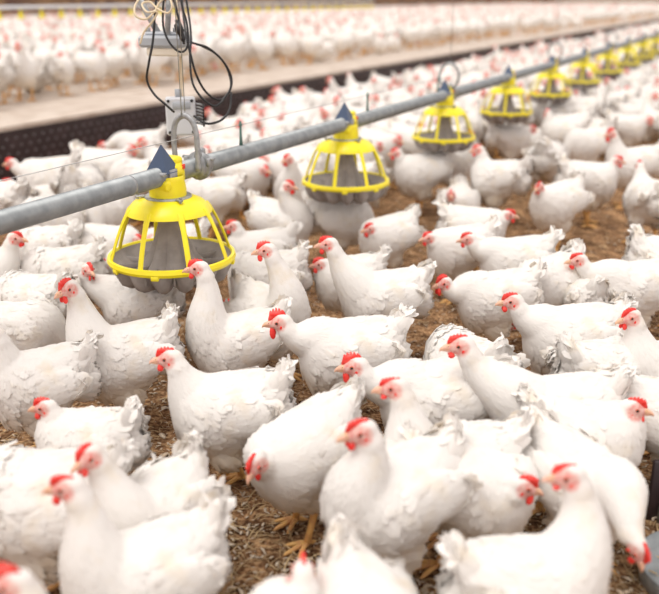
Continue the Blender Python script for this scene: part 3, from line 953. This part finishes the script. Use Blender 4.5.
HENS = [
 # --- front left
 ((70, 735), (14, 583), 175, 180, 'hen cut off by the lower left corner, big spiky red comb and pale head', dict(comb=1.5)),
 ((140, 584), (69, 487), 205, 180, 'large hen at the bottom left facing left, red wattle, body cut by the lower edge', dict(scale=.97, fluff=1.1)),
 ((152, 524), (90, 456), 236, 232, 'hen looking towards the camera just behind the bottom left hen, pointed tail raised', dict(comb=.9, hpitch=-.2, scale=.93, tail=1.2)),
 ((42, 508), (.20, .02, .10), 176, 180, 'broad white hen back at the left edge with its head out of view', dict(scale=1.1)),
 ((86, 448), (46, 407), 172, 180, 'hen with orange beak facing left near the left edge, fluffy ruffled tail', dict(fluff=1.4, scale=.9, tail=1.2)),
 ((36, 388), (-6, 335), 196, 180, 'plump hen standing at the left edge with its head cut off by the frame', dict()),
 ((122, 362), (69, 288), 196, 232, 'hen left of the nearest feeder turning its face to the camera, tail raised', dict(comb=1.0, tail=1.1, hpitch=-.2, scale=1.03)),
 ((138, 308), (88, 270), 178, -48, 'hen under the nearest feeder with its head turned back to the right', dict(comb=.9, pitch=-.05, scale=.95)),
 # --- centre
 ((225, 416), (170, 358), 181, 180, 'whole hen in the centre left walking left over bare litter on yellow legs', dict(stride=.035, comb=.75, scale=1.04, tail=1.05)),
 ((234, 348), (199, 268), 196, 180, 'long necked hen with its head in front of the right rim of the nearest feeder', dict(comb=.75)),
 ((272, 321), (267, 250), -42, 188, 'hen right of the nearest feeder, neck upright, looking back to the left', dict(comb=.9)),
 ((264, 282), (.12, .02, .13), 182, 180, 'hen right beside the nearest feeder with its head down behind other birds', dict(tail=1.1, fluff=1.5)),
 ((258, 256), (234, 226), 186, 180, 'hen just right of the nearest feeder with red wattle facing left', dict(scale=.95)),
 ((345, 358), (281, 322), 183, 180, 'big hen left of centre with a tall serrated comb, standing on a yellow leg', dict(comb=1.4, scale=1.08, pitch=.04, tail=1.0)),
 ((380, 303), (329, 244), 181, 180, 'tall hen below the second feeder with pointed tail to the right', dict(comb=.8, scale=1.04)),
 ((346, 283), (321, 264), 190, 186, 'hen tucked behind the tall hen below the second feeder', dict(comb=.95, scale=.92)),
 ((386, 240), (371, 229), 212, 196, 'hen right below the second feeder with a bright red face turned left', dict(comb=1.0, scale=.92)),
 ((284, 226), (288, 186), -28, -24, 'hen left of the second feeder looking right with its tail to the left', dict(comb=.9, scale=.97)),
 ((342, 222), (.17, .02, .12), 2, 0, 'white hen directly beneath the second feeder with its head hidden', dict(scale=.95)),
 ((247, 178), (264, 170), -28, -40, 'blurred hen with a red comb standing behind the hen left of the second feeder', dict(scale=.98)),
 ((211, 200), (.17, .02, .14), 185, 180, 'hen behind the right side of the nearest feeder with its head down', dict(scale=.95)),
 ((432, 405), (356, 366), 182, 180, 'stretched out hen in the middle whose tail points right, comb leaning back', dict(comb=1.15, scale=1.08, tail=.45)),
 ((446, 474), (395, 387), 184, 180, 'upright hen in the middle with a small pale comb and pink cheek', dict(comb=.45, scale=1.02)),
 ((386, 506), (362, 431), 212, 200, 'big hen at the bottom centre with a broad breast facing the camera and left', dict(comb=.8, scale=1.06)),
 ((302, 457), (256, 462), 213, 238, 'hunched hen below the walking hen, lowering its red face, one orange leg in view', dict(comb=.9, pitch=-.22, hpitch=-.75, tail=.7)),
 ((374, 650), (.19, .02, .10), -70, -50, 'white hen rump and tail rising from the bottom edge at the centre', dict(tail=1.25, scale=1.0)),
 ((290, 668), (303, 572), 100, 95, 'hen seen from behind at the bottom edge with only its crown and comb tip showing', dict(comb=.5)),
 # --- right front
 ((474, 494), (522, 486), -8, -2, 'hen lowering its head to the right with a bright red comb and wattle', dict(comb=1.05, pitch=-.14, hpitch=-.3, scale=.97)),
 ((532, 594), (570, 476), 12, 176, 'large hen at the bottom right with ruffled tail to the left, looking back left', dict(comb=.5, scale=.98, fluff=1.4)),
 ((588, 442), (632, 408), -2, -14, 'hen near the right edge with a thin neck, facing right over its neighbours', dict(comb=.8, scale=1.0)),
 ((584, 490), (638, 548), -52, -62, 'soiled hen in the lower right corner pecking straight down', dict(comb=.8, pitch=-.1, hpitch=-1.1, scale=.95)),
 ((678, 424), (.12, .05, .36), -10, -10, 'soiled hen cut by the right edge above the dark barrier', dict()),
 ((548, 422), (462, 345), 181, 180, 'long necked hen right of centre with a pink face and small comb', dict(comb=.65, scale=1.08)),
 ((464, 372), (.17, .0, .10), 120, 110, 'hen seen from behind with a tall ruffled tail right of centre', dict(fluff=1.7, tail=1.15)),
 ((566, 342), (513, 301), 181, 180, 'cream breasted hen on the right with a complete side view facing left', dict(comb=.75, scale=1.05)),
 ((664, 378), (631, 317), 192, 200, 'hen at the right edge with an orange beak and upright neck', dict(comb=.8)),
 ((606, 378), (.17, .0, .12), 25, 20, 'white hen back between the side view hen and the right edge hen', dict(scale=1.02, tail=1.0)),
 ((632, 292), (579, 260), 181, 180, 'hen at the right with wattles just above its beak line, body reaching the edge', dict(comb=.8, scale=1.02)),
 ((584, 301), (.16, .0, .12), 95, 90, 'small white rump between two left facing hens on the right', dict(scale=.85, tail=1.2)),
 ((492, 302), (444, 283), 183, 205, 'hen in the middle right with a tall red comb beside bare litter', dict(comb=1.2)),
 ((512, 265), (469, 239), 181, 180, 'hen with slim red comb facing left above the tall combed hen', dict(comb=.85, scale=.98)),
 ((546, 288), (.17, .0, .11), 215, 210, 'white hen with high fan tail and hidden head behind the side view hen', dict(tail=1.2, fluff=1.4)),
 ((476, 232), (508, 215), -5, -12, 'hen facing right with small head right of the bare litter', dict(comb=.8, scale=.97)),
 ((672, 268), (.17, .0, .15), -5, 0, 'hen tail and rump entering from the right edge', dict(tail=1.25, fluff=1.5, scale=1.05)),
 ((457, 252), (430, 238), 190, 190, 'hen half hidden at the right side of the bare litter with red face', dict(comb=.8, scale=.95)),
 # --- left, behind the front row
 ((-18, 285), (15, 238), 14, -8, 'hen at the left edge beneath the pipe facing right with red comb', dict(comb=.8)),
 ((46, 252), (.16, .0, .13), 170, 180, 'ruffled hen back left under the pipe, beside the right facing hen', dict(fluff=1.5, scale=.95)),
 ((60, 277), (.17, .0, .12), 184, 180, 'hen left of the nearest feeder with its pointed tail raised to the right', dict(tail=.95, fluff=1.3)),
 ((32, 305), (.17, .0, .12), 160, 165, 'hen back in the left crowd just above the edge hens', dict()),
 ((20, 335), (.17, .0, .13), 12, 5, 'hen back at the left edge above the plump hen', dict(scale=.98)),
 ((137, 272), (104, 266), 185, 205, 'hen with big red comb putting its head under the nearest feeder rim', dict(comb=1.4, scale=.9)),
 ((112, 250), (138, 240), 0, -30, 'hen seen through the left bars of the nearest feeder', dict(comb=.9, scale=.92)),
 ((172, 250), (155, 236), 185, 205, 'hen seen through the middle bars of the nearest feeder', dict(comb=.6, scale=.9)),
 ((52, 222), (.17, .0, .14), 200, 200, 'white hen back seen below the pipe at the left', dict(scale=1.0)),
 ((104, 215), (96, 243), 250, 255, 'standing hen left of the nearest feeder with its red head hanging down', dict(scale=.98, hpitch=-1.0)),
 ((47, 180), (12, 163), 183, 180, 'hen behind the pipe at the left facing left beside the dark panel', dict(comb=.8)),
 ((2, 205), (.15, .0, .2), 150, 160, 'white hen at the far left edge behind the pipe', dict()),
 ((84, 190), (.16, .0, .16), 80, 90, 'hen seen from behind between two left facing hens beyond the pipe', dict(tail=1.3)),
 ((138, 150), (104, 146), 184, 182, 'hen beyond the pipe facing left in front of the dark panel', dict(comb=.9)),
 # --- right, behind
 ((419, 175), (397, 153), 192, 185, 'hen standing on yellow legs on bare litter between second and third feeder', dict(comb=.9, scale=1.0)),
 ((452, 163), (.17, .0, .12), 10, 10, 'dusty hen beneath the third feeder with its head hidden', dict()),
 ((459, 209), (451, 194), 262, 265, 'crouching hen facing the camera below the third feeder', dict(sit=True, comb=.8)),
 ((496, 182), (479, 150), 150, 170, 'large hen right of the third feeder with its head hidden against others', dict()),
 ((555, 206), (539, 187), 214, 236, 'hen facing the camera on bare litter at the right, legs in view', dict(comb=.8, scale=.97)),
 ((549, 162), (.17, .0, .15), 60, 60, 'hen seen from behind under the gap between the fourth and fifth feeder', dict(tail=1.2)),
 ((590, 184), (616, 161), 2, -8, 'hen with whole side view facing right on the right hand litter', dict(comb=.8)),
 ((630, 168), (612, 134), 186, 190, 'upright hen with vivid red comb behind the right facing hen', dict(comb=1.3)),
 ((648, 202), (.13, .0, .36), 95, 90, 'hen at the right edge seen from behind with a yellowish stain', dict()),
 ((585, 147), (.17, .0, .16), 200, 200, 'hen with pointed tail left of the upright red combed hen', dict(tail=1.1)),
]
for b_, h_, hd_, hdir_, lab_, kw_ in HENS:
    hen(b_, h_, hd_, hdir_, lab_, **kw_)

# --- the crowd behind: a few postures, each bird its own object
def lib(n, voxel, nf, seed0, legs=True):
    rr = random.Random(seed0); out = []
    for i in range(n):
        k = i % 8
        hy = rr.uniform(-.7, .7)
        if k in (0, 1, 2, 5): hd = (rr.uniform(.09, .14), rr.uniform(-.02, .02), rr.uniform(.35, .41)); hp = -.12
        elif k in (3, 6): hd = (rr.uniform(.12, .16), rr.uniform(-.02, .02), rr.uniform(.29, .33)); hp = -.2
        elif k == 4: hd = (.20, 0.01, .07); hp = -1.0
        else: hd = (.09, 0.0, .255); hp = -.1
        out.append(chicken_mesh(seed0 + i, hd, hy, hp, sit=(k == 7), pitch=rr.uniform(-.08, .06), voxel=voxel, nfeather=nf,
                                fluff=rr.uniform(.9, 1.5), tail_up=rr.uniform(.7, 1.2), combsize=rr.uniform(.45, 1.0)))
    return out
LIB = lib(14, .0075, 700, 500)

rr = random.Random(77)
spots = []      # (x, y, z)
cell = {}
def near(x, y, r):
    i, j = int(x // .4), int(y // .4)
    for a in (i - 1, i, i + 1):
        for b in (j - 1, j, j + 1):
            for (u, v) in cell.get((a, b), ()):
                if (u - x)**2 + (v - y)**2 < r * r: return True
    return False
def addcell(x, y): cell.setdefault((int(x // .4), int(y // .4)), []).append((x, y))
for x, y, s_, o in placed: addcell(x, y)
def inframe(p, mx=30):
    u, v, d = project(p)
    return d > 0 and -mx < u < W + mx and -25 < v < H
def scatter(test, n_try, nmin, nmax, lmin, lmax, z, r0):
    for _ in range(n_try):
        n = rr.uniform(nmin, nmax); l = lmin + (lmax - lmin) * rr.random()**1.0
        p = P2(n, l, z + .2)
        if not inframe(p): continue
        u, v, d = project(p)
        if not test(n, l, u, v): continue
        rad = r0 * (1.0 if d < 12 else 1.0 + (d - 12) * .02)
        if near(p.x, p.y, rad): continue
        addcell(p.x, p.y); spots.append((p.x, p.y, z, d, n, l))
def t_floor(n, l, u, v):
    if n < PL0 + (1.0 if u < 200 else .55): return False
    if u < 200 and v < 168: return False
    if u > 388: return v < 150 - (u - 388) * .06
    if v > 197: return False
    if 225 < u < 300 and v > 195: return False
    return rr.random() < (.75 if v > 150 else 1)
scatter(t_floor, 60000, PL0 + .2, 12, 2, 16, 0, .235)
scatter(t_floor, 60000, PL0 + .2, 30, 16, 60, 0, .30)
scatter(lambda n, l, u, v: rr.random() < .8, 50000, PL1 + .2, PL0 - .78, 1, 18, PZ + .004, .285)
scatter(lambda n, l, u, v: True, 40000, PL1 + .2, PL0 - .5, 18, 60, PZ + .004, .34)
spots.sort(key=lambda s_: s_[3])
cap = 300 - len(placed)
fx = [project(on_pipe(i * 1.158))[0] for i in range(10)]
def where(u, n, l):
    if n < PL0:
        if u < 130: return 'on platform left end', 'chickens on the platform, left end'
        if u < 240: return 'on platform behind the hanging cables', 'chickens on the platform behind the cables'
        if u < 430: return 'on platform above second feeder', 'chickens on the platform above the second feeder'
        return 'on the far right platform stretch', 'chickens on the far stretch of the platform'
    k = 0
    while k < 9 and fx[k] < u: k += 1
    nm = 'left of nearest feeder' if k == 0 else 'between %s and %s feeders' % (ORD[k - 1], ORD[k])
    if n < PN.dot(PIPE_P): return 'beyond pipe ' + nm, 'chickens between platform and pipe, ' + nm
    return 'this side of pipe ' + nm, 'chickens on the near side of the pipe, ' + nm
def facing(hd):
    c = math.cos(hd); s_ = math.sin(hd)
    return 'facing right' if c > .6 else 'facing left' if c < -.6 else ('seen from behind' if s_ > 0 else 'facing the camera')
ST = ['head up', 'head up', 'head up', 'leaning forward', 'pecking down', 'head up', 'leaning forward', 'sitting']
for i, (x, y, z, d, n, l) in enumerate(spots[:cap]):
    hdg = rr.choice([math.pi, math.pi, math.pi * .85, 0, rr.uniform(0, 6.28), rr.uniform(0, 6.28)]) + rr.uniform(-.3, .3)
    k = rr.randrange(14) if rr.random() < .8 else rr.choice([3, 4, 6, 7, 11, 12])
    w_, grp = where(project(Vector((x, y, z + .2)))[0], n, l)
    pose = ST[k % 8]
    lab = 'white chicken %s, %s, %s' % (facing(hdg), pose, w_)
    link_chicken(LIB[k], (x, y, z), hdg, rr.uniform(.92, 1.05), lab, grp + ', ' + facing(hdg) + ' ' + pose)
print('hens', len(placed), 'spots', len(spots), 'first far', spots[cap][3] if len(spots) > cap else None)

# everything further away, beyond what could be told apart
def merged(lst, libs, name, label):
    Vs = []; Fs = []; Ms = []; Sk = []; off = 0
    mats = [M['feather'], M['shank'], M['comb'], M['beak']]
    arrs = []
    for parts in libs:
        av = []; af = []; am = []; ak = []; o_ = 0
        for me, mi in [(parts['body'], None), (parts['comb'], 2), (parts['wattle'][0], 2), (parts['wattle'][1], 2), (parts['beak'], 3)]:
            n_ = len(me.vertices); co = np.empty(n_ * 3, 'f'); me.vertices.foreach_get('co', co)
            for p in me.polygons:
                vv = list(p.vertices)
                if len(vv) == 3: vv = vv + [-1]
                if len(vv) > 4: continue
                af.append([q + o_ if q >= 0 else -1 for q in vv]); am.append(p.material_index if mi is None else mi)
            if mi is None:
                c_ = np.empty(n_ * 4, 'f'); me.color_attributes['skin'].data.foreach_get('color', c_); ak.append(c_.reshape(-1, 4))
            else: ak.append(np.zeros((n_, 4), 'f'))
            av.append(co.reshape(-1, 3)); o_ += n_
        af = np.array(af, 'i'); am = np.array(am, 'i')
        keep = af[:, 3] >= 0
        arrs.append((np.concatenate(av), af[keep], am[keep], np.concatenate(ak)))
    for (x, y, z, d, n, l) in lst:
        v, f, mm, kk = arrs[rr.randrange(len(arrs))]
        a = rr.uniform(0, 6.28) if rr.random() < .5 else math.pi + rr.uniform(-.5, .5)
        s_ = rr.uniform(.92, 1.05)
        c, s2 = math.cos(a) * s_, math.sin(a) * s_
        R_ = np.array([[c, -s2, 0], [s2, c, 0], [0, 0, s_]])
        Vs.append(v @ R_.T + np.array([x, y, z])); Fs.append(f + off); Ms.append(mm); Sk.append(kk); off += len(v)
    V_ = np.concatenate(Vs); F_ = np.concatenate(Fs); M_ = np.concatenate(Ms); K_ = np.concatenate(Sk)
    me = bpy.data.meshes.new(name)
    me.vertices.add(len(V_)); me.vertices.foreach_set('co', V_.astype('f').ravel())
    me.loops.add(F_.size); me.loops.foreach_set('vertex_index', F_.astype('i').ravel())
    me.polygons.add(len(F_)); me.polygons.foreach_set('loop_start', (np.arange(len(F_)) * 4).astype('i'))
    me.polygons.foreach_set('use_smooth', np.ones(len(F_), bool))
    for q in mats: me.materials.append(q)
    me.polygons.foreach_set('material_index', M_.astype('i')); me.update(calc_edges=True)
    at = me.color_attributes.new('skin', 'FLOAT_COLOR', 'POINT'); at.data.foreach_set('color', K_.astype('f').ravel())
    o = link(name, me)
    return tag(o, label, 'chickens', kind='stuff')
far = spots[cap:]
LOD1 = lib(8, .016, 60, 700); LOD2 = lib(8, .028, 0, 800)
mid_ = [s_ for s_ in far if s_[3] < 16]; fars = [s_ for s_ in far if s_[3] >= 16]
V1 = merged(mid_ + [], LOD1, 'distant_flock', 'countless white chickens filling the hall in the distance') if False else None
def merge2():
    a = merged(mid_, LOD1, 'distant_flock', 'countless small blurred white chickens filling the hall in the distance')
    b = merged(fars, LOD2, 'farthest_flock', 'farthest white chickens, only specks at the top of the picture')
    print('stuff', len(mid_), len(fars), len(a.data.polygons), len(b.data.polygons))
merge2()

# ------------------------------------------------------------------ straw and shavings on the litter
def scraps(name, label, cat, n, mat, lmin, lmax, wmul, seed, flat):
    rs = np.random.RandomState(seed)
    px = rs.rand(n * 3, 2) * np.array([W + 80, H + 60]) - np.array([40, -110])
    pts = []
    for u, v in px:
        if v < 110: continue
        p = at_z(u, v, 0)
        if p.y < 7.0: pts.append((p.x, p.y))
        if len(pts) >= n: break
    pts = np.array(pts); n = len(pts)
    xi = np.clip(((pts[:, 0] - X0) / (X1 - X0) * (NX - 1)), 0, NX - 1).astype(int); yi = np.clip(((pts[:, 1] - Y0) / (Y1 - Y0) * (NX - 1)), 0, NX - 1).astype(int)
    z = hgt[xi, yi] + .002
    a = rs.rand(n) * 6.28; L_ = rs.uniform(lmin, lmax, n) * (.6 + .8 * rs.rand(n)**3); wd = L_ * wmul * rs.uniform(.6, 1.3, n)
    wd = np.clip(wd, .0012, .02)
    tilt = rs.randn(n) * .22; th = wd * flat
    dx = np.stack([np.cos(a) * np.cos(tilt), np.sin(a) * np.cos(tilt), np.sin(tilt)], 1)
    sd = np.stack([-np.sin(a), np.cos(a), rs.randn(n) * .2], 1); up = np.cross(dx, sd)
    C_ = np.stack([pts[:, 0], pts[:, 1], z + np.abs(np.sin(tilt)) * L_ * .4], 1)
    vs = []
    for e, w_ in ((-.5, .6), (.0, 1.0), (.5, .5)):
        for s_, h_ in ((-1, 0), (0, 1), (1, 0), (0, -.4)):
            vs.append(C_ + dx * (L_ * e)[:, None] + sd * (wd * .5 * s_ * w_)[:, None] + up * (th * h_)[:, None] + up * (L_ * .10 * (1 - (2 * e)**2) - L_ * .05)[:, None])
    V_ = np.stack(vs, 1)
    base = []
    for r in range(2):
        for k in range(4): base.append([r * 4 + k, r * 4 + (k + 1) % 4, r * 4 + 4 + (k + 1) % 4, r * 4 + 4 + k])
    base += [[3, 2, 1, 0], [8, 9, 10, 11]]
    F_ = (np.array(base)[None] + (np.arange(n) * 12)[:, None, None]).reshape(-1, 4)
    V_ = V_.reshape(-1, 3); V_[:, 2] = np.maximum(V_[:, 2], -.011)
    me = bpy.data.meshes.new(name); me.vertices.add(len(V_)); me.vertices.foreach_set('co', V_.astype('f').ravel())
    me.loops.add(F_.size); me.loops.foreach_set('vertex_index', F_.astype('i').ravel())
    me.polygons.add(len(F_)); me.polygons.foreach_set('loop_start', (np.arange(len(F_)) * 4).astype('i'))
    me.materials.append(mat); me.update(calc_edges=True)
    return tag(link(name, me), label, cat, kind='stuff')
scraps('straw_litter', 'short bits of yellow straw strewn over the brown litter', 'straw', 16000, M['straw'], .012, .040, .09, 5, .35)
scraps('wood_shavings', 'pale wood shavings and bits of down strewn on the brown litter', 'shavings', 11000, M['shaving'], .006, .020, .5, 6, .12)
